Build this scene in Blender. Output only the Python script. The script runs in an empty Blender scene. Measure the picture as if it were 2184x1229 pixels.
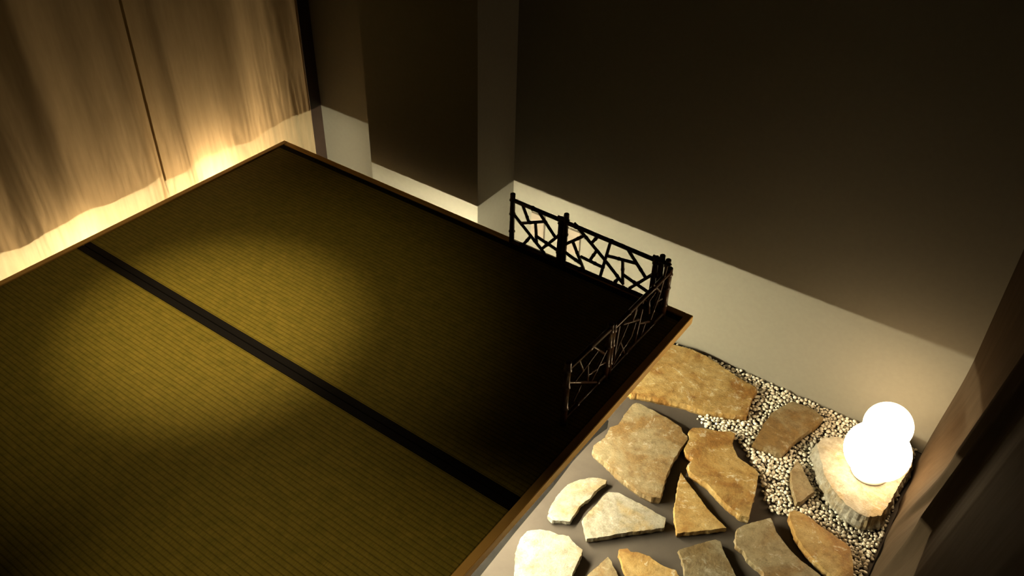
import bpy, bmesh, math, random
from mathutils import Vector, Matrix, noise
random.seed(7)
S = bpy.context.scene
COL = S.collection

# ---------------------------------------------------------------- camera
W_PX, H_PX = 2184, 1229
F_PX, PITCH, ROLL, YAW = 1833.2171, math.radians(37.815308), math.radians(1.74454211), math.radians(34.7473154)
CAM_Z = 2.18
fh = Vector((-math.sin(YAW), math.cos(YAW), 0)); rt = Vector((math.cos(YAW), math.sin(YAW), 0)); up = Vector((0, 0, 1))
fwd = fh*math.cos(PITCH) - up*math.sin(PITCH)
cu = fh*math.sin(PITCH) + up*math.cos(PITCH)
R_ = rt*math.cos(ROLL) + cu*math.sin(ROLL)
U_ = cu*math.cos(ROLL) - rt*math.sin(ROLL)
cam = bpy.data.cameras.new('camera')
cam_o = bpy.data.objects.new('camera', cam); COL.objects.link(cam_o)
m3 = Matrix((R_, U_, -fwd)).transposed()
cam_o.matrix_world = Matrix.Translation((0, 0, CAM_Z)) @ m3.to_4x4()
cam.sensor_width = 36.0
cam.lens = F_PX/W_PX*36.0
cam.clip_start = 0.01
S.camera = cam_o

# ---------------------------------------------------------------- view, world, exposure
S.view_settings.view_transform = 'Standard'
S.view_settings.look = 'None'
S.view_settings.gamma = 1.0
S.view_settings.use_curve_mapping = False
S.view_settings.exposure = 0.0
wd = bpy.data.worlds.new('world'); S.world = wd; wd.use_nodes = True
wd.node_tree.nodes['Background'].inputs[0].default_value = (0.0012, 0.001, 0.0009, 1)
wd.node_tree.nodes['Background'].inputs[1].default_value = 1.0

# light strengths used by the lamps built further down
LED_STRENGTH = 1280.0
LED_COLOR = (1.0, 0.90, 0.60)
GLOBE_STRENGTH = 16.0
GLOBE_HEAD = 8.0
GLOBE_COLOR = (1.0, 0.70, 0.38)
BACK_LAMP_STRENGTH = 47.0
SPOT_POWER = 118.0
SPILL_POWER = 32.0
FILL_POWER = 40.0
SPOT_COLOR = (1.0, 0.70, 0.36)

# ---------------------------------------------------------------- traced outlines, in metres on the floor / fence planes
STONES = {
 'S1': (0.035, [(-0.8703,2.3678),(-0.817,2.3786),(-0.761,2.3787),(-0.6994,2.3646),(-0.622,2.3454),(-0.5435,2.3354),(-0.535,2.3239),(-0.5323,2.2761),(-0.5243,2.2333),(-0.5128,2.1829),(-0.5586,2.1567),(-0.6089,2.1325),(-0.6517,2.1141),(-0.7161,2.1021),(-0.7847,2.0788),(-0.8401,2.0571),(-0.8855,2.0372),(-0.9733,2.0328),(-0.9788,2.1772),(-0.9554,2.333)]),
 'S2': (0.035, [(-0.8568,1.9916),(-0.8489,2.0082),(-0.8269,2.0099),(-0.7699,2.0096),(-0.7124,2.0063),(-0.6693,1.9972),(-0.6548,1.9793),(-0.6337,1.9749),(-0.6263,1.9602),(-0.6277,1.9154),(-0.6238,1.8562),(-0.6117,1.7827),(-0.5927,1.7175),(-0.5848,1.6882),(-0.6089,1.6736),(-0.651,1.6736),(-0.726,1.6857),(-0.792,1.7066),(-0.8566,1.727),(-0.8662,1.7472),(-0.8537,1.8005),(-0.8636,1.8502),(-0.8488,1.878),(-0.8533,1.9251)]),
 'S3': (0.022, [(-0.8009,1.6428),(-0.7846,1.6515),(-0.7596,1.6592),(-0.754,1.6453),(-0.7634,1.6166),(-0.7654,1.5937),(-0.7645,1.5662),(-0.7743,1.531),(-0.771,1.4924),(-0.7678,1.4546),(-0.8134,1.4238),(-0.8329,1.4292),(-0.8442,1.4579),(-0.8544,1.5056),(-0.8539,1.5379),(-0.8518,1.5681),(-0.8376,1.597),(-0.8201,1.6211)]),
 'S4': (0.025, [(-0.7312,1.6199),(-0.7024,1.638),(-0.6656,1.6375),(-0.6207,1.6399),(-0.5751,1.6399),(-0.5381,1.6407),(-0.5304,1.6165),(-0.5259,1.6034),(-0.5735,1.5547),(-0.6208,1.5063),(-0.6469,1.4739),(-0.6931,1.4297),(-0.712,1.4477),(-0.7425,1.4841),(-0.7408,1.519),(-0.7366,1.5633),(-0.7367,1.5981)]),
 'S5': (0.03, [(-0.823,1.371),(-0.7952,1.3841),(-0.7672,1.3889),(-0.7402,1.4027),(-0.7188,1.3933),(-0.6817,1.3865),(-0.6729,1.3684),(-0.6687,1.3381),(-0.6607,1.3024),(-0.6453,1.2557),(-0.6418,1.2131),(-0.6835,1.1598),(-0.733,1.1396),(-0.775,1.1705),(-0.8158,1.2343),(-0.8369,1.2674),(-0.8512,1.3132),(-0.8507,1.3425)]),
 'S6': (0.025, [(-0.6107,1.4132),(-0.5917,1.406),(-0.5727,1.3901),(-0.5482,1.3728),(-0.5205,1.3414),(-0.5393,1.2934),(-0.5937,1.2584),(-0.6271,1.2733),(-0.6255,1.3328),(-0.6171,1.3749)]),
 'S7': (0.025, [(-0.5973,1.4572),(-0.5779,1.4748),(-0.5649,1.469),(-0.535,1.4851),(-0.5131,1.4891),(-0.4867,1.4844),(-0.455,1.4869),(-0.4302,1.4934),(-0.4081,1.4773),(-0.3822,1.4444),(-0.4101,1.3841),(-0.4699,1.3507),(-0.5142,1.3632),(-0.542,1.3951),(-0.5656,1.4194),(-0.5889,1.4386)]),
 'S8': (0.025, [(-0.5844,1.8292),(-0.5478,1.8055),(-0.5106,1.7836),(-0.4741,1.7621),(-0.4395,1.7433),(-0.4035,1.7293),(-0.3732,1.7176),(-0.4182,1.6725),(-0.4609,1.632),(-0.4847,1.6086),(-0.5141,1.6493),(-0.536,1.6917),(-0.5537,1.7388),(-0.572,1.7874)]),
 'S9': (0.035, [(-0.6409,1.9926),(-0.638,2.0198),(-0.6167,2.0338),(-0.5864,2.0481),(-0.5588,2.0583),(-0.5247,2.0841),(-0.5096,2.0812),(-0.5051,2.046),(-0.4878,2.0176),(-0.4603,1.991),(-0.4262,1.9835),(-0.3936,1.9785),(-0.3812,1.9716),(-0.3671,1.9312),(-0.3534,1.8794),(-0.3455,1.8368),(-0.3321,1.785),(-0.353,1.7781),(-0.3896,1.7858),(-0.429,1.7982),(-0.4628,1.8156),(-0.495,1.8287),(-0.5287,1.8349),(-0.5601,1.8402),(-0.578,1.8625),(-0.5769,1.8964),(-0.5883,1.9012),(-0.6064,1.9009),(-0.6197,1.9181),(-0.6239,1.9632)]),
 'S10': (0.03, [(-0.2796,1.8291),(-0.2637,1.815),(-0.2436,1.7902),(-0.2163,1.7716),(-0.1819,1.7535),(-0.1497,1.74),(-0.1168,1.7331),(-0.0836,1.7242),(-0.0525,1.6991),(-0.0757,1.6422),(-0.1441,1.5814),(-0.1923,1.5899),(-0.222,1.6337),(-0.2451,1.6425),(-0.2799,1.6508),(-0.3003,1.6704),(-0.3217,1.6734),(-0.3349,1.6939),(-0.3459,1.7277),(-0.3342,1.7564),(-0.309,1.7926)]),
 'S11': (0.025, [(-0.3832,1.6595),(-0.3682,1.6624),(-0.3561,1.6494),(-0.329,1.621),(-0.3046,1.6023),(-0.2772,1.5761),(-0.2512,1.5351),(-0.2851,1.4754),(-0.3528,1.4396),(-0.3885,1.4677),(-0.4091,1.5086),(-0.4358,1.5412),(-0.4551,1.559),(-0.4307,1.5964),(-0.4014,1.6375)]),
 'S12': (0.035, [(-0.2389,1.8812),(-0.2315,1.8986),(-0.2164,1.9011),(-0.1925,1.9014),(-0.149,1.8906),(-0.1071,1.8822),(-0.066,1.874),(-0.0465,1.8667),(-0.029,1.8366),(-0.0054,1.7763),(0.0125,1.7385),(0.0104,1.7122),(-0.0206,1.7189),(-0.0571,1.7398),(-0.0856,1.7469),(-0.1258,1.7642),(-0.1593,1.7823),(-0.1939,1.8116),(-0.2167,1.8398),(-0.2327,1.8624)]),
 'S13': (0.035, [(-0.4138,2.345),(-0.3634,2.3552),(-0.3296,2.3531),(-0.2962,2.3341),(-0.3,2.2944),(-0.3169,2.2421),(-0.3316,2.1857),(-0.3429,2.1329),(-0.3474,2.0891),(-0.3911,2.084),(-0.446,2.0802),(-0.4461,2.1185),(-0.4514,2.1799),(-0.4504,2.2479),(-0.4312,2.3038)]),
 'S14': (0.035, [(-0.3007,2.088),(-0.2898,2.0929),(-0.2773,2.0825),(-0.2471,2.0469),(-0.2213,2.022),(-0.2068,2.0049),(-0.2165,1.9761),(-0.2265,1.9382),(-0.2351,1.9287),(-0.248,1.9463),(-0.2655,1.9701),(-0.2858,2.0114),(-0.2977,2.0475)]),
 'S15': (0.075, [(-0.2636,2.198),(-0.2305,2.2294),(-0.1894,2.2541),(-0.1539,2.3127),(-0.0967,2.3744),(-0.0416,2.3703),(0.0008,2.3223),(0.012,2.2536),(0.0064,2.183),(0.0012,2.1308),(-0.0,2.067),(-0.0093,1.9992),(-0.0353,1.9722),(-0.0632,1.9663),(-0.1074,1.9787),(-0.1593,2.0101),(-0.2068,2.0554),(-0.2322,2.1035),(-0.2652,2.1567)]),
}
GRAVEL = [(-0.8954,2.3975),(0.0299,2.4315),(0.0767,2.3977),(0.0665,2.0313),(0.0621,1.8357),(0.0227,1.6851),(-0.0403,1.7709),(-0.1413,1.8546),(-0.2244,1.878),(-0.2631,1.8798),(-0.2981,1.8713),(-0.3325,1.909),(-0.3723,1.9733),(-0.4582,2.058),(-0.5226,2.088),(-0.6178,2.0753),(-0.6564,2.0958),(-0.65,2.1344),(-0.5689,2.1902),(-0.5577,2.2851),(-0.6767,2.346),(-0.8138,2.3533)]
LAT1 = [(-1.3683, 0.6391, -1.3401, 0.582), (-1.3725, 0.5642, -1.2766, 0.6101), (-1.402, 0.5871, -1.2741, 0.4855), (-1.3328, 0.5244, -1.3618, 0.4715), (-1.3131, 0.5861, -1.3049, 0.515), (-1.2984, 0.6329, -1.2351, 0.5679), (-1.2157, 0.5829, -1.2841, 0.4955), (-1.3027, 0.5371, -1.211, 0.5154)]
LAT2 = [(-1.1911, 0.5552, -1.1251, 0.6163), (-1.1627, 0.6474, -1.0441, 0.561), (-1.0441, 0.561, -0.9664, 0.4973), (-1.1635, 0.5752, -1.1161, 0.4893), (-1.1933, 0.5231, -1.1286, 0.5048), (-1.0749, 0.6329, -1.0935, 0.6028), (-1.0279, 0.6286, -1.0511, 0.4813), (-1.0756, 0.5744, -1.0936, 0.5344), (-1.1265, 0.5315, -1.0535, 0.5269), (-1.0309, 0.5782, -0.9302, 0.5937), (-0.9591, 0.6274, -0.8903, 0.5557), (-0.9767, 0.5841, -0.9664, 0.4973), (-0.8621, 0.5866, -0.9382, 0.492), (-0.966, 0.5299, -0.8666, 0.5029), (-0.9846, 0.5074, -0.9953, 0.4884)]
LAT4 = [(1.5432, 0.6512, 1.6134, 0.5759), (1.4726, 0.652, 1.4991, 0.5964), (1.5681, 0.6173, 1.4589, 0.5891), (1.5212, 0.6, 1.5306, 0.5366), (1.6202, 0.5372, 1.5882, 0.5503), (1.5744, 0.545, 1.5309, 0.5583), (1.4244, 0.6107, 1.5813, 0.4909), (1.6214, 0.5829, 1.553, 0.5194), (1.4918, 0.5483, 1.4615, 0.5151)]
LAT3 = [(1.6839, 0.63, 1.6746, 0.4469), (1.7383, 0.601, 1.6806, 0.529), (1.7091, 0.6194, 1.8101, 0.5686), (1.7851, 0.6239, 1.768, 0.5927), (1.8235, 0.599, 1.8023, 0.4759), (1.8141, 0.5514, 1.8855, 0.5104), (1.8588, 0.5228, 1.8433, 0.4898), (1.7887, 0.5724, 1.7739, 0.5296), (1.7739, 0.5296, 1.729, 0.5129), (1.729, 0.5129, 1.6787, 0.4875), (1.7049, 0.5539, 1.7464, 0.4679), (1.8236, 0.6454, 1.8194, 0.6255), (1.7809, 0.6361, 1.7683, 0.5931), (1.8642, 0.6026, 1.8775, 0.5502), (1.8756, 0.6582, 1.9351, 0.5958), (1.9556, 0.678, 1.936, 0.5923), (1.936, 0.5923, 1.8963, 0.5139), (1.9183, 0.5682, 1.9562, 0.5546), (1.8633, 0.6061, 1.8957, 0.6174)]
SHEETEDGE = [(-0.8966,1.9036),(-0.8814,1.8686),(-0.8937,1.8057),(-0.8967,1.6748),(-0.8895,1.5471),(-0.8865,1.3374),(-0.8793,1.1531),(-0.8742,1.0704)]
TOP = 0.46            # height of the mats
PX0, PX1, PY0, PY1 = -2.594, -0.725, 0.19, 2.055    # platform outline
WALL_Y = 2.413
CEIL = 2.75

# ---------------------------------------------------------------- helpers
def link(name, me, mat, parent=None):
    o = bpy.data.objects.new(name, me); COL.objects.link(o)
    if mat: me.materials.append(mat)
    if parent: o.parent = parent
    return o

def bm_obj(name, bm, mat, parent=None, smooth=False):
    me = bpy.data.meshes.new(name)
    bmesh.ops.recalc_face_normals(bm, faces=bm.faces)
    bm.to_mesh(me); bm.free()
    if smooth:
        for p in me.polygons: p.use_smooth = True
    return link(name, me, mat, parent)

def add_box(bm, a, b, bevel=0.0):
    g = bmesh.ops.create_cube(bm, size=1.0)
    vs = g['verts']
    for v in vs:
        v.co = Vector([(a[i]+b[i])/2 + v.co[i]*(b[i]-a[i]) for i in range(3)])
    if bevel:
        es = list({e for v in vs for e in v.link_edges})
        bmesh.ops.bevel(bm, geom=es, offset=bevel, segments=2, affect='EDGES')

def box(name, a, b, mat, parent=None, bevel=0.0):
    bm = bmesh.new(); add_box(bm, a, b, bevel)
    return bm_obj(name, bm, mat, parent)

def tube(bm, p, q, r, n=10, nodes=(), r2=None):
    """a bamboo cane from p to q with swollen nodes at the given fractions"""
    p, q = Vector(p), Vector(q); L = (q-p).length
    if L < 1e-6: return
    z = (q-p)/L
    x = z.orthogonal().normalized(); y = z.cross(x)
    st = [(0, r*0.9), (min(.002/L, .1), r)]
    for t in nodes:
        w = min(0.0045/L, .12)
        st += [(t-w, r), (t-w*.35, r*1.28), (t, r*1.12), (t+w*.35, r*1.28), (t+w, r)]
    st += [(1-min(.002/L, .1), r), (1, r*0.9)]
    st.sort()
    rings = []
    for t, rr in st:
        c = p + z*(L*t)
        rings.append([bm.verts.new(c + (x*math.cos(2*math.pi*k/n) + y*math.sin(2*math.pi*k/n))*rr) for k in range(n)])
    for a, b in zip(rings, rings[1:]):
        for k in range(n):
            bm.faces.new((a[k], a[(k+1) % n], b[(k+1) % n], b[k]))
    bm.faces.new(list(reversed(rings[0]))); bm.faces.new(rings[-1])

def empty(name, loc, label=None, cat=None, group=None):
    o = bpy.data.objects.new(name, None); COL.objects.link(o); o.location = loc
    o.empty_display_size = 0.1
    if label: tag(o, label, cat, group)
    return o

def tag(o, label, cat, group=None, kind=None):
    o['label'] = label; o['category'] = cat
    if group: o['group'] = group
    if kind: o['kind'] = kind
    return o

def under(o, root):
    """parent o to root, keeping world coordinates of the mesh"""
    o.parent = root
    o.matrix_parent_inverse = Matrix.Translation(-Vector(root.location))
    return o

def struct(o): o['kind'] = 'structure'; return o

# ---------------------------------------------------------------- materials
def new_mat(name):
    m = bpy.data.materials.new(name); m.use_nodes = True
    nt = m.node_tree; b = nt.nodes['Principled BSDF']
    return m, nt, b

def nd(nt, t, **kw):
    n = nt.nodes.new(t)
    for k, v in kw.items(): setattr(n, k, v)
    return n

def ramp(nt, fac, stops):
    r = nd(nt, 'ShaderNodeValToRGB')
    el = r.color_ramp.elements
    while len(el) < len(stops): el.new(0.5)
    for e, (p, c) in zip(el, stops):
        e.position = p; e.color = (*c, 1) if len(c) == 3 else c
    nt.links.new(fac, r.inputs[0]); return r.outputs[0]

def noise_n(nt, vec, scale, detail=4, rough=.55, dist=0.0):
    n = nd(nt, 'ShaderNodeTexNoise')
    n.inputs['Scale'].default_value = scale; n.inputs['Detail'].default_value = detail
    n.inputs['Roughness'].default_value = rough; n.inputs['Distortion'].default_value = dist
    if vec is not None: nt.links.new(vec, n.inputs['Vector'])
    return n.outputs['Fac']

def coords(nt, kind='Object', scale=None, loc=None):
    tc = nd(nt, 'ShaderNodeTexCoord'); v = tc.outputs[kind]
    if scale or loc:
        mp = nd(nt, 'ShaderNodeMapping')
        if scale: mp.inputs['Scale'].default_value = scale
        if loc: mp.inputs['Location'].default_value = loc
        nt.links.new(v, mp.inputs[0]); v = mp.outputs[0]
    return v

def bump(nt, b, h, strength, dist):
    bp = nd(nt, 'ShaderNodeBump'); bp.inputs['Strength'].default_value = strength; bp.inputs['Distance'].default_value = dist
    nt.links.new(h, bp.inputs['Height']); nt.links.new(bp.outputs[0], b.inputs['Normal'])
    return bp

def simple(name, col, rough=.6, var=.15, scale=20, bmp=0.0, spec=.5, stretch=None):
    m, nt, b = new_mat(name)
    v = coords(nt, scale=stretch)
    f = noise_n(nt, v, scale)
    lo = tuple(c*(1-var) for c in col); hi = tuple(min(1, c*(1+var)) for c in col)
    nt.links.new(ramp(nt, f, [(.3, lo), (.7, hi)]), b.inputs['Base Color'])
    b.inputs['Roughness'].default_value = rough
    b.inputs['Specular IOR Level'].default_value = spec
    if bmp: bump(nt, b, f, bmp, .002)
    return m

M = {}
M['wall'] = simple('wall_paint', (.158, .148, .121), .85, .03, 60, .05, spec=.02)
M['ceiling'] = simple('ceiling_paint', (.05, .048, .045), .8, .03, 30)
M['floor_dark'] = simple('floor_underlay', (.012, .011, .010), .9, .2, 12, spec=.05)
M['wood'] = simple('cypress_wood', (.92, .58, .17), .42, .12, 9, .05, stretch=(1, 1, 8))
M['dark_trim'] = simple('dark_stained_wood', (.035, .02, .014), .5, .2, 12)
M['white_plastic'] = simple('white_plastic', (.75, .73, .68), .4, .02, 12)
M['deck'] = simple('plywood', (.12, .08, .05), .8, .2, 9)
M['black'] = simple('black_metal', (.012, .011, .01), .4, .1, 20)
M['bamboo'] = simple('smoked_bamboo', (.075, .030, .014), .3, .35, 60, .1)
M['outlet'] = simple('outlet_plastic', (.178, .146, .114), .5, .02, 20)
M['slit'] = simple('outlet_shadow_gap', (.10, .08, .06), .6, .05, 20)
M['led_housing'] = simple('strip_housing', (.6, .6, .6), .5, .02, 20)

def emission(name, col, strength):
    m, nt, b = new_mat(name)
    b.inputs['Base Color'].default_value = (.8, .8, .78, 1)
    b.inputs['Emission Color'].default_value = (*col, 1)
    b.inputs['Emission Strength'].default_value = strength
    b.inputs['Roughness'].default_value = .4
    return m
M['led'] = emission('led_tape', LED_COLOR, LED_STRENGTH)
M['led_dim'] = emission('led_tape_dimmer', LED_COLOR, LED_STRENGTH*.55)
M['led_front'] = emission('led_tape_front', LED_COLOR, LED_STRENGTH*.8)
M['globe'] = emission('glowing_globe', GLOBE_COLOR, GLOBE_STRENGTH)
M['globe_head'] = emission('glowing_upper_globe', GLOBE_COLOR, GLOBE_HEAD)
M['globe_back'] = emission('glowing_globe_behind', GLOBE_COLOR, BACK_LAMP_STRENGTH)

M['globe_back2'] = emission('dimmer_globe_behind', GLOBE_COLOR, BACK_LAMP_STRENGTH*.38)

def tatami_mat():
    m, nt, b = new_mat('rush_weave')
    v = coords(nt)
    sp = nd(nt, 'ShaderNodeSeparateXYZ'); nt.links.new(v, sp.inputs[0])
    # ribs run along the mat (x), one every 13 mm of y
    ml = nd(nt, 'ShaderNodeMath', operation='MULTIPLY'); ml.inputs[1].default_value = 2*math.pi/0.0145
    nt.links.new(sp.outputs[1], ml.inputs[0])
    cs = nd(nt, 'ShaderNodeMath', operation='COSINE'); nt.links.new(ml.outputs[0], cs.inputs[0])
    ab = nd(nt, 'ShaderNodeMath', operation='MULTIPLY_ADD'); ab.inputs[1].default_value = .5; ab.inputs[2].default_value = .5
    nt.links.new(cs.outputs[0], ab.inputs[0])
    pw = nd(nt, 'ShaderNodeMath', operation='POWER'); pw.inputs[1].default_value = .45
    nt.links.new(ab.outputs[0], pw.inputs[0])                       # rounded rib, sharp groove
    mp = nd(nt, 'ShaderNodeMapping'); mp.inputs['Scale'].default_value = (1.0, .12, 1); nt.links.new(v, mp.inputs[0])
    st = noise_n(nt, mp.outputs[0], 420, 2, .6)                      # single stems, running across the mat
    bl = noise_n(nt, v, 26, 3, .6)
    mp2 = nd(nt, 'ShaderNodeMapping'); mp2.inputs['Scale'].default_value = (.25, 1, 1); nt.links.new(v, mp2.inputs[0])
    bl2 = noise_n(nt, mp2.outputs[0], 90, 2, .6)
    base = ramp(nt, bl, [(.3, (.23, .205, .030)), (.7, (.30, .25, .040))])
    stem = ramp(nt, st, [(.3, (.75, .78, .7)), (.7, (1.12, 1.08, 1.1))])
    mx = nd(nt, 'ShaderNodeMix', data_type='RGBA', blend_type='MULTIPLY'); mx.inputs[0].default_value = 1
    nt.links.new(base, mx.inputs[6]); nt.links.new(stem, mx.inputs[7])
    gro = ramp(nt, pw.outputs[0], [(.0, (.52, .50, .42)), (.62, (1, 1, 1))])
    mx2 = nd(nt, 'ShaderNodeMix', data_type='RGBA', blend_type='MULTIPLY'); mx2.inputs[0].default_value = 1
    nt.links.new(mx.outputs[2], mx2.inputs[6]); nt.links.new(gro, mx2.inputs[7])
    pat = ramp(nt, bl2, [(.35, (.9, .9, .9)), (.7, (1.06, 1.06, 1.06))])
    mx3 = nd(nt, 'ShaderNodeMix', data_type='RGBA', blend_type='MULTIPLY'); mx3.inputs[0].default_value = 1
    nt.links.new(mx2.outputs[2], mx3.inputs[6]); nt.links.new(pat, mx3.inputs[7])
    nt.links.new(mx3.outputs[2], b.inputs['Base Color'])
    b.inputs['Roughness'].default_value = .6
    b.inputs['Specular IOR Level'].default_value = .15
    hs = nd(nt, 'ShaderNodeMath', operation='MULTIPLY_ADD'); hs.inputs[1].default_value = .25
    nt.links.new(st, hs.inputs[0]); nt.links.new(pw.outputs[0], hs.inputs[2])
    bump(nt, b, hs.outputs[0], .5, .0015)
    return m
M['tatami'] = tatami_mat()

def heri_mat():
    m, nt, b = new_mat('black_border_cloth')
    v = coords(nt)
    w = nd(nt, 'ShaderNodeTexWave'); w.inputs['Scale'].default_value = 160; nt.links.new(v, w.inputs[0])
    nt.links.new(ramp(nt, w.outputs['Fac'], [(0, (.003, .003, .004)), (1, (.007, .0065, .006))]), b.inputs['Base Color'])
    b.inputs['Roughness'].default_value = .75; b.inputs['Specular IOR Level'].default_value = .2
    bump(nt, b, w.outputs['Fac'], .3, .0004)
    return m
M['heri'] = heri_mat()

def stone_mat(name, a, b_, c, vein, seed, k=1.0):
    m, nt, b = new_mat(name)
    v = coords(nt, 'Object', loc=(seed*3.1, seed*1.7, seed))
    f1 = noise_n(nt, v, 7*k, 6, .62, .6)
    f2 = noise_n(nt, v, 38, 6, .7)
    f3 = noise_n(nt, v, 150, 4, .7)
    base = ramp(nt, f1, [(.36, a), (.5, b_), (.61, c)])
    sp = ramp(nt, f2, [(.28, (.60, .56, .50)), (.5, (1, 1, 1)), (.70, (1.2, 1.2, 1.18))])
    mx = nd(nt, 'ShaderNodeMix', data_type='RGBA', blend_type='MULTIPLY'); mx.inputs[0].default_value = 1
    nt.links.new(base, mx.inputs[6]); nt.links.new(sp, mx.inputs[7])
    # pale mineral veins
    vn = noise_n(nt, v, 5.5*k, 5, .6, 1.2)
    d = nd(nt, 'ShaderNodeMath', operation='SUBTRACT'); d.inputs[1].default_value = .5; nt.links.new(vn, d.inputs[0])
    a_ = nd(nt, 'ShaderNodeMath', operation='ABSOLUTE'); nt.links.new(d.outputs[0], a_.inputs[0])
    fl = ramp(nt, a_.outputs[0], [(0, (1, 1, 1)), (.022, (0, 0, 0))])
    mm = nd(nt, 'ShaderNodeMath', operation='MULTIPLY'); nt.links.new(fl, mm.inputs[0])
    sel = ramp(nt, f2, [(.5, (0, 0, 0)), (.62, (.8, .8, .8))]); nt.links.new(sel, mm.inputs[1])
    mx2 = nd(nt, 'ShaderNodeMix', data_type='RGBA'); nt.links.new(mm.outputs[0], mx2.inputs[0])
    nt.links.new(mx.outputs[2], mx2.inputs[6]); mx2.inputs[7].default_value = (*vein, 1)
    nt.links.new(mx2.outputs[2], b.inputs['Base Color'])
    # fine pale flecks, bright glints put into the colour, and dark pits
    fk = ramp(nt, noise_n(nt, v, 210, 3, .6), [(.30, (.72, .70, .66)), (.42, (1, 1, 1)), (.62, (1, 1, 1)), (.72, (1.5, 1.5, 1.5))])
    mx4 = nd(nt, 'ShaderNodeMix', data_type='RGBA', blend_type='MULTIPLY'); mx4.inputs[0].default_value = 1
    nt.links.new(mx2.outputs[2], mx4.inputs[6]); nt.links.new(fk, mx4.inputs[7]); nt.links.new(mx4.outputs[2], b.inputs['Base Color'])
    b.inputs['Roughness'].default_value = .6
    b.inputs['Specular IOR Level'].default_value = .3
    ad = nd(nt, 'ShaderNodeMath', operation='MULTIPLY_ADD'); ad.inputs[1].default_value = .35
    nt.links.new(f3, ad.inputs[0]); nt.links.new(f2, ad.inputs[2])
    bump(nt, b, ad.outputs[0], .8, .005)
    return m

PALE = dict(a=(0.270, 0.255, 0.215), b_=(0.232, 0.212, 0.165), c=(0.239, 0.183, 0.096), vein=(0.348, 0.348, 0.322))
TAN = dict(a=(0.223, 0.184, 0.107), b_=(0.193, 0.145, 0.077), c=(0.159, 0.097, 0.034), vein=(0.348, 0.329, 0.266))
OCHRE = dict(a=(0.345, 0.248, 0.104), b_=(0.289, 0.186, 0.062), c=(0.207, 0.104, 0.024), vein=(0.517, 0.483, 0.380))
GREYTAN = dict(a=(0.184, 0.158, 0.107), b_=(0.148, 0.118, 0.067), c=(0.112, 0.077, 0.031), vein=(0.255, 0.239, 0.194))

def sheet_mat():
    m, nt, b = new_mat('ground_sheet')
    v = coords(nt)
    f1 = noise_n(nt, v, 5, 5, .6, .3); f2 = noise_n(nt, v, 120, 4, .7)
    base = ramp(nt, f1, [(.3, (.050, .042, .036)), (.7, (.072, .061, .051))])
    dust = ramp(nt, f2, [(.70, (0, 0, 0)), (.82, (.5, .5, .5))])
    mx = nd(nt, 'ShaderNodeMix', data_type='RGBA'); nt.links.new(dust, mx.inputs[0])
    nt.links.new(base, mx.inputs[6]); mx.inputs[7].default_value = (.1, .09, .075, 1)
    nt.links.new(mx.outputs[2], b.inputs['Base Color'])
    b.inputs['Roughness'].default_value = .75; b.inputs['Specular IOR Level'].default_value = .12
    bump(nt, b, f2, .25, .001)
    return m
M['sheet'] = sheet_mat()

def pebble_mat():
    m, nt, b = new_mat('cream_gravel')
    g = nd(nt, 'ShaderNodeNewGeometry')
    oi = nd(nt, 'ShaderNodeObjectInfo')
    ad = nd(nt, 'ShaderNodeMath', operation='ADD'); nt.links.new(g.outputs['Random Per Island'], ad.inputs[0]); nt.links.new(oi.outputs['Random'], ad.inputs[1])
    fr = nd(nt, 'ShaderNodeMath', operation='FRACT'); nt.links.new(ad.outputs[0], fr.inputs[0])
    base = ramp(nt, fr.outputs[0], [(0, (.66, .62, .52)), (.4, (.76, .73, .63)), (.75, (.54, .49, .40)), (1, (.84, .82, .75))])
    v = coords(nt, 'Object'); f = noise_n(nt, v, 90, 4, .7)
    sp = ramp(nt, f, [(.3, (.75, .73, .7)), (.7, (1.08, 1.08, 1.06))])
    mx = nd(nt, 'ShaderNodeMix', data_type='RGBA', blend_type='MULTIPLY'); mx.inputs[0].default_value = 1
    nt.links.new(base, mx.inputs[6]); nt.links.new(sp, mx.inputs[7]); nt.links.new(mx.outputs[2], b.inputs['Base Color'])
    b.inputs['Roughness'].default_value = .75
    bump(nt, b, f, .4, .001)
    return m
M['pebble'] = pebble_mat()

def cloth_mat(name, lo, hi, trans, rough=.8, st=.05):
    m, nt, b = new_mat(name)
    v = coords(nt, scale=(1, 1, st))
    f = noise_n(nt, v, 60, 4, .6)
    v2 = coords(nt); w = noise_n(nt, v2, 500, 2, .5)
    c = ramp(nt, f, [(.3, lo), (.7, hi)])
    nt.links.new(c, b.inputs['Base Color']); b.inputs['Roughness'].default_value = rough
    b.inputs['Specular IOR Level'].default_value = .02
    bp = bump(nt, b, w, .25, .0006)
    if trans:
        tr = nd(nt, 'ShaderNodeBsdfTranslucent'); nt.links.new(c, tr.inputs[0])
        ms = nd(nt, 'ShaderNodeMixShader'); ms.inputs[0].default_value = trans
        nt.links.new(b.outputs[0], ms.inputs[1]); nt.links.new(tr.outputs[0], ms.inputs[2])
        nt.links.new(ms.outputs[0], nt.nodes['Material Output'].inputs[0])
    return m
M['curtain_light'] = cloth_mat('beige_curtain_cloth', (.39, .315, .195), (.45, .365, .23), .5, st=.12)
M['curtain_dark'] = cloth_mat('brown_curtain_cloth', (.038, .027, .017), (.052, .037, .024), 0)
M['hem'] = cloth_mat('hem_stitching', (.35, .27, .16), (.45, .35, .22), .3)

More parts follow.
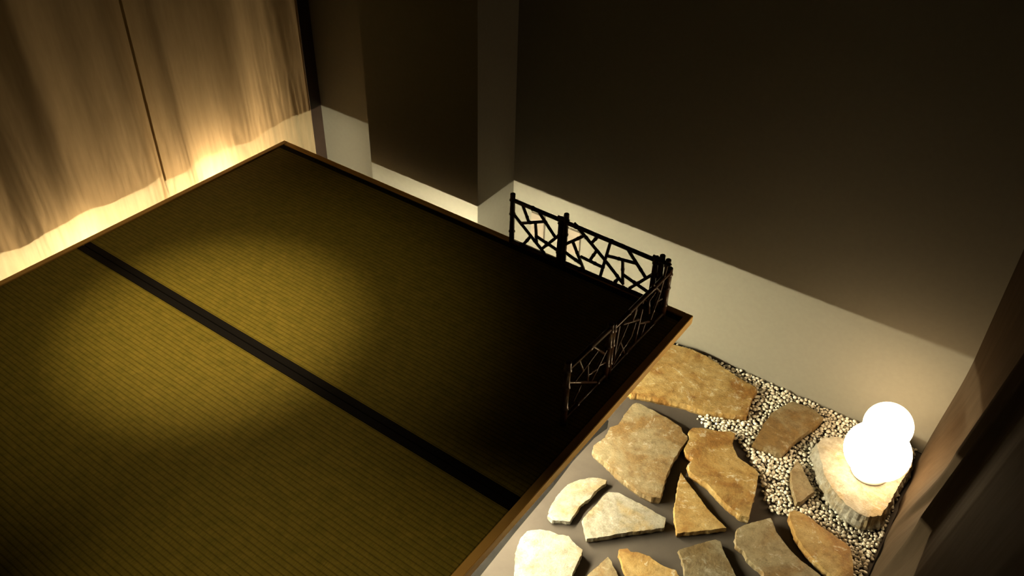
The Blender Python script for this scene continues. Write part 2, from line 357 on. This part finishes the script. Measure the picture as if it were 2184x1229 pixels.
# ---------------------------------------------------------------- room shell
XL, XR, YB = -3.45, 0.9, -1.6
struct(box('floor', (XL, YB, -.05), (XR, WALL_Y, 0), M['floor_dark']))
struct(box('ceiling', (XL-.1, YB-.1, CEIL), (XR+.1, WALL_Y+.1, CEIL+.08), M['ceiling']))
struct(box('wall_back', (XL, WALL_Y, 0), (XR, WALL_Y+.1, CEIL), M['wall']))
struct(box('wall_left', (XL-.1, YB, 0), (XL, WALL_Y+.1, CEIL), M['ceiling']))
struct(box('wall_right', (XR, YB, 0), (XR+.1, WALL_Y+.1, CEIL), M['wall']))
struct(box('wall_front', (XL-.1, YB-.1, 0), (XR+.1, YB, CEIL), M['wall']))
struct(box('wall_pillar', (-2.225, 2.18, 0), (-1.681, WALL_Y+.02, CEIL), M['wall']))

struct(box('trim_1', (-2.80, 2.352, 0), (-2.752, WALL_Y, CEIL), M['dark_trim']))  # dark corner post, added to block lamp light leaking past the curtain

# ---------------------------------------------------------------- platform
pl = empty('platform', ((PX0+PX1)/2, (PY0+PY1)/2, 0), 'low square wooden platform holding two tatami mats in a slim light wood frame', 'platform')
RW, RT = .024, .032
def rail(a, b, axis):
    bm = bmesh.new(); add_box(bm, a, b, .0015)
    return under(bm_obj('frame_rail', bm, M['wood']), pl)
rail((PX1-RW, PY0, TOP-RT), (PX1, PY1, TOP), 1)
rail((PX0, PY0, TOP-RT), (PX0+RW, PY1, TOP), 1)
rail((PX0+RW, PY1-RW, TOP-RT), (PX1-RW, PY1, TOP), 0)
rail((PX0+RW, PY0, TOP-RT), (PX1-RW, PY0+RW, TOP), 0)
under(box('deck', (PX0+RW, PY0+RW, TOP-RT), (PX1-RW, PY1-RW, TOP-.018), M['deck']), pl)
base_in = .75
under(box('base', (PX0+base_in, PY0+base_in, 0), (PX1-base_in, PY1-base_in, TOP-RT), M['deck']), pl)

# light strips under the deck, just behind the edge
INS, Z1 = .48, TOP-RT-.0006
ls = [((PX1-INS, PY0+INS), (PX1-INS, PY1-INS), 'front'), ((PX0+INS, PY0+INS), (PX0+INS, PY1-INS), 'left'),
      ((PX0+.85, PY1-INS), (PX1-INS, PY1-INS), 'back')]
names = {'front': 'warm white light strip under the platform edge facing the stone slabs',
         'left': 'warm white light strip under the platform edge facing the pale curtain',
         'back': 'warm white light strip under the platform edge facing the back wall'}
for (x0, y0), (x1, y1), k in ls:
    e = empty('light_strip', ((x0+x1)/2, (y0+y1)/2, Z1), names[k], 'light strip', 'light strips under the platform')
    ax = (abs(x1-x0) < 1e-6)
    h = .005
    if ax: under(box('housing', (x0-h, y0, Z1-.004), (x0+h, y1, Z1), M['led_housing']), e); under(box('diffuser', (x0-h*.8, y0, Z1-.014), (x0+h*.8, y1, Z1-.004), M['led_dim'] if k == 'left' else M['led_front']), e)
    else: under(box('housing', (x0, y0-h, Z1-.004), (x1, y0+h, Z1), M['led_housing']), e); under(box('diffuser', (x0, y0-h*.8, Z1-.014), (x1, y0+h*.8, Z1-.004), M['led']), e)

# ---------------------------------------------------------------- tatami mats
MX0, MX1 = PX0+RW+.002, PX1-RW-.002
MID = .653*1.72
def tatami(y0, y1, label):
    e = empty('tatami_mat', ((MX0+MX1)/2, (y0+y1)/2, TOP-.018), label, 'tatami mat', 'tatami mats on the platform')
    hw = .0245
    zt = TOP-.003
    under(box('rush_surface', (MX0, y0+.004, TOP-.018), (MX1, y1-.004, zt), M['tatami'], bevel=.002), e)
    for a, b in ((y0, y0+hw), (y1-hw, y1)):
        under(box('border', (MX0-.0005, a, TOP-.0175), (MX1+.0005, b, zt+.0012), M['heri'], bevel=.0012), e)
    return e
tatami(MID+.001, PY1-RW-.002, 'green tatami mat nearer the back wall, with the lattice fence on its corner')
tatami(PY0+RW+.002, MID-.001, 'green tatami mat in the foreground, farther from the back wall')

# ---------------------------------------------------------------- lattice fence
fc = empty('lattice_fence', (-.86, 2.0, TOP), 'small dark bamboo fence with irregular lattice, folded in an L on the platform corner', 'fence')
FY, FX = 2.02, -.80
def cane(name, p, q, r, nodes=()):
    bm = bmesh.new(); tube(bm, p, q, r, 10, nodes)
    return under(bm_obj(name, bm, M['bamboo'], smooth=True), fc)
ZF, ZH = TOP+.0, .655
def post(x, y, top, r=.0092):
    cane('post', (x, y, ZF-.0015), (x, y, top), r, (.28, .62, .88))
for x, y, t in [(-1.409, FY, .668), (-1.214, FY, .652), (-1.196, FY+.001, .672), (-.864, FY, .648), (-.845, FY, .662), (-.824, FY, .655),
                (FX, 1.985, .655), (FX, 1.650, .662), (FX, 1.633, .672), (FX, 1.416, .690)]:
    post(x, y, t)
def rails(a, b, zt, zb, ya, yb, nodes=(.33, .8)):
    cane('top_rail', (a, ya, zt[0]), (b, yb, zt[1]), .0072, nodes)
    cane('bottom_rail', (a, ya, zb), (b, yb, zb), .0068, (.2, .7))
rails(-1.409, -1.214, (.643, .640), .476, FY, FY, (.42,))
rails(-1.196, -.864, (.640, .634), .480, FY, FY, (.12, .52))
rails(FX, FX, (.640, .645), .480, 1.985, 1.650, (.3, .75))
rails(FX, FX, (.655, .665), .482, 1.633, 1.416, (.5,))
# short cross pegs that tie the posts together at the hinges
cane('hinge_peg', (-1.226, FY-.003, .651), (-1.190, FY-.003, .650), .0055)
cane('hinge_peg', (-.875, FY-.004, .648), (-.812, FY-.004, .640), .0065)
cane('hinge_peg', (FX-.001, 1.660, .655), (FX-.001, 1.622, .656), .004)
def clampz(z): return min(max(z, .474), .690)
def longer(a0, z0, a1, z1, e=.004):
    L = math.hypot(a1-a0, z1-z0); d = ((a1-a0)/L*e, (z1-z0)/L*e)
    return a0-d[0], z0-d[1], a1+d[0], z1+d[1]
for k, bar in enumerate(LAT1+LAT2):
    x0, z0, x1, z1 = longer(*bar)
    cane('lattice_bar', (x0, FY, clampz(z0)), (x1, FY, clampz(z1)), .0054, ((.4,) if k % 2 else (.68,)))
for k, bar in enumerate(LAT3+LAT4):
    y0, z0, y1, z1 = longer(*bar, e=.002)
    cane('lattice_bar', (FX, y0, clampz(z0)), (FX, y1, clampz(z1)), .0038, ((.4,) if k % 2 else (.68,)))

# ---------------------------------------------------------------- wall outlets seen through the fence
def outlet(x0, x1, z0, z1, label):
    e = empty('wall_plate', ((x0+x1)/2, WALL_Y, (z0+z1)/2), label, 'wall plate', 'wall plates behind the fence')
    under(box('backing', (x0-.002, WALL_Y-.003, z0-.002), (x1+.002, WALL_Y-.0003, z1+.002), M['slit']), e)
    under(box('cover', (x0, WALL_Y-.008, z0), (x1, WALL_Y-.003, z1), M['outlet'], bevel=.001), e)
outlet(-1.586, -1.524, .216, .328, 'blank beige wall plate low on the wall, left one behind the fence')
outlet(-1.424, -1.357, .214, .322, 'blank beige wall plate low on the wall, right one behind the fence')

# ---------------------------------------------------------------- ground sheets
def poly_sheet(name, pts, z0, z1, mat):
    bm = bmesh.new()
    vs = [bm.verts.new((x, y, z1)) for x, y in pts]
    f = bm.faces.new(vs)
    r = bmesh.ops.extrude_face_region(bm, geom=[f])
    for v in r['geom']:
        if isinstance(v, bmesh.types.BMVert): v.co.z = z0
    return bm_obj(name, bm, mat)
SE = SHEETEDGE
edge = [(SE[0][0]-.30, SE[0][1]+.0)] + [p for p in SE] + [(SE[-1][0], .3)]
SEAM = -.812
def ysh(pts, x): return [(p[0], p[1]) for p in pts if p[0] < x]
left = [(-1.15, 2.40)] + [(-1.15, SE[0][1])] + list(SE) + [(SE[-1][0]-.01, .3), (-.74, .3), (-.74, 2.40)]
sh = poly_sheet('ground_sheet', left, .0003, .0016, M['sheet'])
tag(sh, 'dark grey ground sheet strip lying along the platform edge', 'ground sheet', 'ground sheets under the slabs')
sh = poly_sheet('ground_sheet', [(SEAM, .0), (.02, .0), (.03, 2.405), (SEAM+.003, 2.405), (SEAM+.004, 1.7), (SEAM+.006, 1.4), (SEAM-.006, 1.2)], .0018, .0034, M['sheet'])
tag(sh, 'wide dark grey ground sheet under the stone slabs and gravel', 'ground sheet', 'ground sheets under the slabs')

# ---------------------------------------------------------------- stone slabs
def inside(p, poly):
    x, y = p; c = False; n = len(poly)
    for i in range(n):
        x0, y0 = poly[i]; x1, y1 = poly[i-1]
        if (y0 > y) != (y1 > y) and x < (x1-x0)*(y-y0)/(y1-y0)+x0: c = not c
    return c
def edge_dist(p, poly):
    best = 9; P = Vector(p)
    for i in range(len(poly)):
        a = Vector(poly[i-1]); b = Vector(poly[i]); ab = b-a
        t = max(0, min(1, (P-a).dot(ab)/max(ab.length_squared, 1e-9)))
        best = min(best, (P-(a+ab*t)).length)
    return best

def slab(name, pts, h, mat, label, cat, group, seed, z0=.0034, rough=1.0):
    # refine the outline, then rings inward for a chipped edge, then a fill
    poly = []
    n = len(pts)
    for i in range(n):
        a = Vector(pts[i]); b = Vector(pts[(i+1) % n]); L = (b-a).length
        k = max(1, int(L/.006))
        for j in range(k):
            p = a.lerp(b, j/k)
            w = noise.noise(Vector((p.x*60, p.y*60, seed)))*.0022*rough + noise.noise(Vector((p.x*190, p.y*190, seed)))*.0009*rough
            d = (b-a).normalized(); nn = Vector((d.y, -d.x))
            poly.append(p+nn*w)
    area = sum(poly[i-1].x*poly[i].y-poly[i].x*poly[i-1].y for i in range(len(poly)))
    if area < 0: poly.reverse()
    N = len(poly)
    nrm = []
    for i in range(N):
        d = (poly[(i+3) % N]-poly[i-3]).normalized(); nrm.append(Vector((-d.y, d.x)))
    bm = bmesh.new()
    def ring(off, zf, jit):
        vs = []
        for i, p in enumerate(poly):
            j = noise.noise(Vector((p.x*110+9, p.y*110, off*500+seed)))*jit
            q = p+nrm[i]*(off+j)
            vs.append(bm.verts.new((q.x, q.y, zf(q, i))))
        return vs
    def ztop(q, i=0):
        return h + noise.noise(Vector((q.x*9, q.y*9, seed)))*.0014*rough + noise.noise(Vector((q.x*45, q.y*45, seed)))*.0006*rough
    r0 = ring(.003, lambda q, i: z0, .002*rough)
    mids = [(-.0012, .35, .003), (.0002, .80, .0022)] if h < .05 else [(-.006, .18, .007), (-.009, .38, .008), (-.005, .58, .008), (-.002, .78, .006), (.001, .92, .004)]
    chain = [r0]
    for off_, fr_, j_ in mids: chain.append(ring(off_, lambda q, i, fr_=fr_: z0+(h-z0)*fr_, j_))
    r3 = ring(.0008, lambda q, i: ztop(q)-.0004, .0010*rough)
    chain.append(r3)
    for a, b in zip(chain, chain[1:]):
        for i in range(N): bm.faces.new((a[i], a[(i+1) % N], b[(i+1) % N], b[i]))
    bm.faces.new(list(reversed(r0)))
    # interior grid points, triangulated with the rim
    from mathutils.geometry import delaunay_2d_cdt
    rim = [v.co.xy for v in r3]
    xs = [p.x for p in rim]; ys = [p.y for p in rim]
    g = []; st = .012
    x = min(xs)
    rp = [tuple(p) for p in rim]
    while x < max(xs):
        y = min(ys)
        while y < max(ys):
            q = (x+random.uniform(-.002, .002), y+random.uniform(-.002, .002))
            if inside(q, rp) and edge_dist(q, rp) > .0045: g.append(Vector(q))
            y += st
        x += st
    co = [Vector(p) for p in rim]+g
    vo, eo, fo, ov, oe, of = delaunay_2d_cdt(co, [(i, (i+1) % N) for i in range(N)], [], 1, 1e-7)
    vmap = []
    for i, c in enumerate(vo):
        o = ov[i][0] if ov[i] else -1
        if 0 <= o < N: vmap.append(r3[o])
        else: vmap.append(bm.verts.new((c.x, c.y, ztop(c))))
    for f in fo:
        try: bm.faces.new([vmap[i] for i in f])
        except ValueError: pass
    bm.edges.ensure_lookup_table()
    rs = set(r3)
    for i in range(N):
        e = bm.edges.get((r3[i], r3[(i+1) % N]))
        if e: e.smooth = False
    cx = sum(xs)/N; cy = sum(ys)/N
    bmesh.ops.translate(bm, verts=bm.verts, vec=(-cx, -cy, 0))
    o = bm_obj(name, bm, mat)
    for p in o.data.polygons: p.use_smooth = abs(p.normal.z) > .8
    o.location = (cx, cy, 0)
    tag(o, label, cat, group)
    return o

SL = [
 ('S1', OCHRE, 'largest golden brown stone slab, running from the platform corner along the back wall'),
 ('S2', TAN, 'big square tan stone slab beside the platform edge, with one sharp narrow corner'),
 ('S3', PALE, 'small pale crescent-shaped stone slab closest to the platform edge'),
 ('S4', PALE, 'pale cream wedge-shaped stone slab right of the small crescent-shaped one'),
 ('S5', PALE, 'rounded cream stone slab cut by the bottom of the picture, nearest the platform'),
 ('S6', TAN, 'small tan stone tip poking up at the bottom of the picture between two wider slabs'),
 ('S7', OCHRE, 'golden stone slab with a hooked left corner at the bottom of the picture'),
 ('S8', OCHRE, 'triangular rust-stained stone slab in the middle of the slabs'),
 ('S9', OCHRE, 'long golden stone slab with white veins and notched sides touching the gravel'),
 ('S10', TAN, 'brown ragged-edged stone slab at the bottom, left of the leaf-shaped slab'),
 ('S11', GREYTAN, 'squarish grey-brown stone slab at the bottom, below the triangular one'),
 ('S12', OCHRE, 'long leaf-shaped orange-brown stone slab bordering the gravel near the right curtain'),
 ('S13', TAN, 'four-sided tan stone slab lying alone in the gravel below the wall'),
 ('S14', TAN, 'smallest brown stone shard sunk in the gravel beside the lamp rock'),
]
for i, (k, pal, lab) in enumerate(SL):
    h, pts = STONES[k]
    slab('stone_slab', pts, h, stone_mat('sandstone_%d' % i, seed=i*2.3+1, **pal), lab, 'stone slab', 'flat stone slabs on the floor', i*5.1)
h, pts = STONES['S15']
slab('lamp_rock', pts, h, stone_mat('pale_rock', seed=40, **PALE), 'thick pale rock in the gravel with the glowing lamp standing on it', 'rock', None, 77, rough=1.6)

# ---------------------------------------------------------------- gravel
polys = [p for (_, p) in STONES.values()]
shrunk = []
for p in polys:
    shrunk.append(p)
gx = [p[0] for p in GRAVEL]; gy = [p[1] for p in GRAVEL]
ico = bmesh.new(); bmesh.ops.create_icosphere(ico, subdivisions=2, radius=1.0)
IV = [v.co.copy() for v in ico.verts]; IF = [[v.index for v in f.verts] for f in ico.faces]; ico.free()
SHAPES = []
for s in range(14):
    sx, sy, sz = random.uniform(.8, 1.25), random.uniform(.7, 1.0), random.uniform(.5, .8)
    planes = [(Vector((random.gauss(0, 1), random.gauss(0, 1), random.gauss(0, 1))).normalized(), random.uniform(.66, .88)) for _ in range(6)]
    vs = []
    for v in IV:
        w = v.copy()
        for n_, d_ in planes:
            e = w.dot(n_)-d_
            if e > 0: w -= n_*e
        w *= 1+.10*noise.noise(v*1.6+Vector((s*7, 0, 0)))
        vs.append(Vector((w.x*sx, w.y*sy, w.z*sz)))
    SHAPES.append(vs)
def in_gravel(x, y):
    if not inside((x, y), GRAVEL) or x > .007+.022*(2.42-y): return False
    for p in polys:
        d_ = edge_dist((x, y), p)
        if inside((x, y), p) or d_ < .0045: return False
    return True
peb = []
grid = {}
def free(x, y, r, layer):
    k = (int(x/.02), int(y/.02))
    for a in (-1, 0, 1):
        for b in (-1, 0, 1):
            for (px, py, pr, pl_) in grid.get((k[0]+a, k[1]+b), ()):
                if pl_ == layer and (px-x)**2+(py-y)**2 < ((pr+r)*.86)**2: return False
    return True
for layer, z, tries, rr in ((0, .0075, 26000, (.0048, .0075)), (1, .0155, 30000, (.0045, .0088))):
    for _ in range(tries):
        x = random.uniform(min(gx), max(gx)); y = random.uniform(min(gy), max(gy)); r = random.uniform(*rr)
        if y > WALL_Y-r*1.1: continue
        if not free(x, y, r, layer): continue
        if not in_gravel(x, y): continue
        if layer == 1 and (edge_dist((x, y), GRAVEL) < .006): continue
        zz = z + random.uniform(-.002, .003)
        grid.setdefault((int(x/.02), int(y/.02)), []).append((x, y, r, layer))
        peb.append((x, y, zz, r, layer))
# the 300 top pebbles that show largest: nearest the camera
# (gravel grains beyond those are one mesh)
def camdist(p): return (Vector(p[:3])-Vector((0, 0, CAM_Z))).length
tops = sorted([p for p in peb if p[4] == 1 and p[3] > .0060], key=camdist)[:300]
tset = set(id(p) for p in tops)
pmesh = []
for s, vs in enumerate(SHAPES):
    me = bpy.data.meshes.new('pebble'); me.from_pydata([v*.0074 for v in vs], [], IF)
    for p in me.polygons: p.use_smooth = (p.index % 3 != 0)
    me.materials.append(M['pebble']); pmesh.append(me)
for p in tops:
    o = bpy.data.objects.new('pebble', random.choice(pmesh)); COL.objects.link(o)
    o.location = p[:3]; o.rotation_euler = (random.uniform(-.4, .4), random.uniform(-.4, .4), random.uniform(0, 6.28))
    k = p[3]/.0074; o.scale = (k, k, k)
    tag(o, 'small cream pebble in the near part of the gravel bed', 'pebble', 'pebbles in the near part of the gravel bed')
V, Fc = [], []
for p in peb:
    if id(p) in tset: continue
    vs = random.choice(SHAPES); n0 = len(V)
    rot = Matrix.Rotation(random.uniform(0, 6.28), 3, 'Z') @ Matrix.Rotation(random.uniform(-.5, .5), 3, 'X')
    for v in vs:
        w = rot @ (v*p[3]); V.append((w.x+p[0], w.y+p[1], w.z+p[2]))
    for f in IF: Fc.append([i+n0 for i in f])
me = bpy.data.meshes.new('gravel'); me.from_pydata(V, [], Fc)
gv = link('gravel', me, M['pebble'])
tag(gv, 'bed of small cream gravel between the back wall and the stone slabs', 'gravel', None, 'stuff')

# ---------------------------------------------------------------- snowman shaped lamps
def lathe(name, prof, mat, parent=None, n=48):
    bm = bmesh.new(); rings = []
    for r, z in prof:
        if r < 1e-5: rings.append([bm.verts.new((0, 0, z))])
        else: rings.append([bm.verts.new((r*math.cos(2*math.pi*k/n), r*math.sin(2*math.pi*k/n), z)) for k in range(n)])
    for a, b in zip(rings, rings[1:]):
        if len(a) == 1 and len(b) == 1: continue
        for k in range(n):
            k2 = (k+1) % n
            if len(a) == 1: bm.faces.new((a[0], b[k2], b[k]))
            elif len(b) == 1: bm.faces.new((a[k], a[k2], b[0]))
            else: bm.faces.new((a[k], a[k2], b[k2], b[k]))
    return bm_obj(name, bm, mat, parent, smooth=True)
def globe_lamp(loc, label, mat, rb=.100, rh=.072):
    e = empty('globe_lamp', loc, label, 'lamp')
    zb = .012+rb*.85
    d = .113
    prof = []
    for i in range(33):
        t = -math.pi/2+math.pi*i/32*.86
        prof.append((max(0.0, rb*math.cos(t)) if i else .04, zb+rb*.85*math.sin(t)))
    # neck meets head
    zh = zb+d
    hp = []
    for i in range(25):
        t = -math.pi/2*.60+(math.pi/2+math.pi/2*.60)*i/24
        hp.append((max(0.0, rh*math.cos(t)) if i < 24 else 0.0, zh+rh*math.sin(t)))
    body = [(r, z) for r, z in prof if z < hp[0][1]-.002]
    lathe('lower_globe', [(0, body[0][1])]+body+[(0, body[-1][1]+.004)], mat, e)
    lathe('upper_globe', [(0, hp[0][1])]+hp, M['globe_head'] if mat is M['globe'] else mat, e)
    lathe('base', [(0, 0), (.055, 0), (.057, .004), (.055, .014), (.045, .017), (0, .017)], M['white_plastic'], e)
    return e
globe_lamp((-.092, 2.147, STONES['S15'][0]+.002), 'glowing white lamp of two stacked globes standing on the pale rock', M['globe'])
globe_lamp((-2.94, 1.82, .12), 'glowing lamp hidden behind the pale curtain panel near the back wall', M['globe_back'])
globe_lamp((-2.915, 1.22, .12), 'glowing lamp hidden behind the wide pale curtain panel', M['globe_back2'])

for y, lab in ((1.82, 'dark block under the lamp behind the curtain near the back wall'), (1.22, 'dark block under the lamp behind the wide curtain panel')):
    o = box('lamp_block', (-3.03, y-.09, 0), (-2.86, y+.09, .12), M['deck'], bevel=.006); tag(o, lab, 'block')

# ---------------------------------------------------------------- curtains
def grid_mesh(name, fn, us, vs, mat, parent=None, thick=.0012):
    me = bpy.data.meshes.new(name)
    V = [fn(u, v) for v in vs for u in us]; nu = len(us)
    F = [(j*nu+i, j*nu+i+1, (j+1)*nu+i+1, (j+1)*nu+i) for j in range(len(vs)-1) for i in range(nu-1)]
    me.from_pydata(V, [], F)
    for p in me.polygons: p.use_smooth = True
    return link(name, me, mat, parent)
def lin(a, b, n): return [a+(b-a)*i/(n-1) for i in range(n)]

CXL = -2.765
def left_curtain_x(y, z, seed, off=0.0):
    fold = (.016+.012*min(1, z/1.2)*(seed < 2))*math.sin(y*2*math.pi/.40+seed+.35*math.sin(z*1.3)) + .007*math.sin(y*2*math.pi/.17+seed*2+z*.8)
    grow = (.75+.25*min(1, z/1.6))*max(.12, min(1, (2.35-y)/.16))
    wr = .0045*noise.noise(Vector((y*20, z*1.6, seed))) + .0030*noise.noise(Vector((y*55+z*2, z*3.0, seed+3)))
    rid = 1-abs(noise.noise(Vector((y*30+z*1.5, z*2.2, seed+8))))*2.2
    wr = (wr+.0035*max(0, rid)**6)*min(1, .12+math.exp(-max(0, z-.45)/.28))
    return CXL+off+fold*grow+wr
def curtain_left(y0, y1, seed, off, label, hem_sides):
    e = empty('curtain', (CXL, (y0+y1)/2, CEIL-.05), label, 'curtain', 'pale curtains left of the platform')
    def fn(y, z): return (left_curtain_x(y, z, seed, off), y, z)
    under(grid_mesh('cloth', fn, lin(y0, y1, int((y1-y0)/.006)), lin(.015, CEIL-.054, 150), M['curtain_light']), e)
    for s in hem_sides:
        ya, yb = (y0-.0005, y0+.009) if s < 0 else (y1-.009, y1+.0005)
        def fh_(y, z): return (left_curtain_x(y, z, seed, off)+.0018, y, z)
        under(grid_mesh('side_hem', fh_, lin(ya, yb, 6), lin(.015, CEIL-.054, 150), M['hem']), e)
    return e
curtain_left(1.575, 2.350, 1.2, .006, 'pale beige curtain panel hanging closer to the back wall, left of the platform', (-1, 1))
curtain_left(-1.3, 1.618, 3.9, -.012, 'wide pale beige curtain panel farther from the back wall, left of the platform', ())

SAW = [(2.405, .043), (2.30, .085), (2.14, .125), (1.975, .092), (1.955, .122), (1.70, .074), (1.675, .108), (1.5, .108), (1.2, .145), (.9, .20), (.5, .29), (0, .40), (-.4, .48)]
def saw(y):
    for (ya, xa), (yb, xb) in zip(SAW, SAW[1:]):
        if ya >= y >= yb: return xa+(xb-xa)*(ya-y)/(ya-yb)
    return SAW[-1][1]
def right_x(y, z):
    b = .021+.022*(2.42-y)+.0025*math.sin(y*40)*max(0, min(1, (y-1.5)/.4))
    s = saw(y)
    t = min(1, z/.45); t = t*t*(3-2*t)
    x = b+(s-b)*t
    if z > .45: x += (z-.45)*.10*min(1, (2.42-y)/.5) - .008*min(1, (z-.45)/.4)*(1 if y > 2.3 else 0)
    return x+.002*max(.1, min(1, (y-1.4)/.3))*noise.noise(Vector((y*30, z*1.5, 4)))
ce = empty('curtain', (.1, 1.2, CEIL-.05), 'dark brown pleated curtain at the right, beside the lamp', 'curtain')
under(grid_mesh('cloth', lambda y, z: (right_x(y, z), y, z), lin(2.403, -.3, 520), [.004]+lin(.012, .9, 60)+lin(.93, CEIL-.054, 50), M['curtain_dark']), ce)
for nm, x, y0, y1, lab in (('curtain_rail', CXL, -1.35, 2.36, 'thin black curtain rail above the pale curtains'), ('curtain_rail', .24, -.35, 2.40, 'thin black curtain rail above the dark brown curtain')):
    r = box(nm, (x-.07, y0, CEIL-.052), (x+.07, y1, CEIL), M['black'])
    tag(r, lab, 'curtain rail', 'curtain rails on the ceiling')

# ---------------------------------------------------------------- ceiling spotlight over the mats
def spot(loc, target, power, angle, blend, label, size=.03, spill=None):
    e = empty('ceiling_spotlight', loc, label, 'spotlight')
    d = (Vector(target)-Vector(loc)).normalized()
    bm = bmesh.new(); tube(bm, (0, 0, .03), (0, 0, CEIL-loc[2]), .008, 12); bm_obj('stem', bm, M['black'], e)
    q = d.to_track_quat('-Z', 'Y')
    hd = lathe('lamp_head', [(.0, .05), (.028, .05), (.034, .04), (.036, -.05), (.033, -.05), (.030, .03), (0, .03)], M['black'], e, 32)
    hd.rotation_euler = q.to_euler()
    ld = bpy.data.lights.new('spot_bulb', 'SPOT'); ld.energy = power; ld.color = SPOT_COLOR
    ld.spot_size = math.radians(angle); ld.spot_blend = blend; ld.shadow_soft_size = size
    lo = bpy.data.objects.new('spot_bulb', ld); COL.objects.link(lo); lo.parent = e
    lo.rotation_euler = q.to_euler(); lo.location = d*.055
    if spill:
        l2 = ld.copy(); l2.energy = spill[0]; l2.spot_size = math.radians(spill[1])
        o2 = bpy.data.objects.new('added_spill', l2); COL.objects.link(o2); o2.parent = e  # second, wider light added to soften the edge of the pool
        o2.rotation_euler = q.to_euler(); o2.location = d*.055
spot((-1.80, 1.05, 2.45), (-1.88, 1.12, TOP), SPOT_POWER, 31, 1.0, 'small black ceiling spotlight above the middle of the mats', spill=(SPILL_POWER, 56))
spot((-.95, .30, 2.45), (-.84, .46, TOP), FILL_POWER, 44, 1.0, 'small black ceiling spotlight above the front corner of the platform')
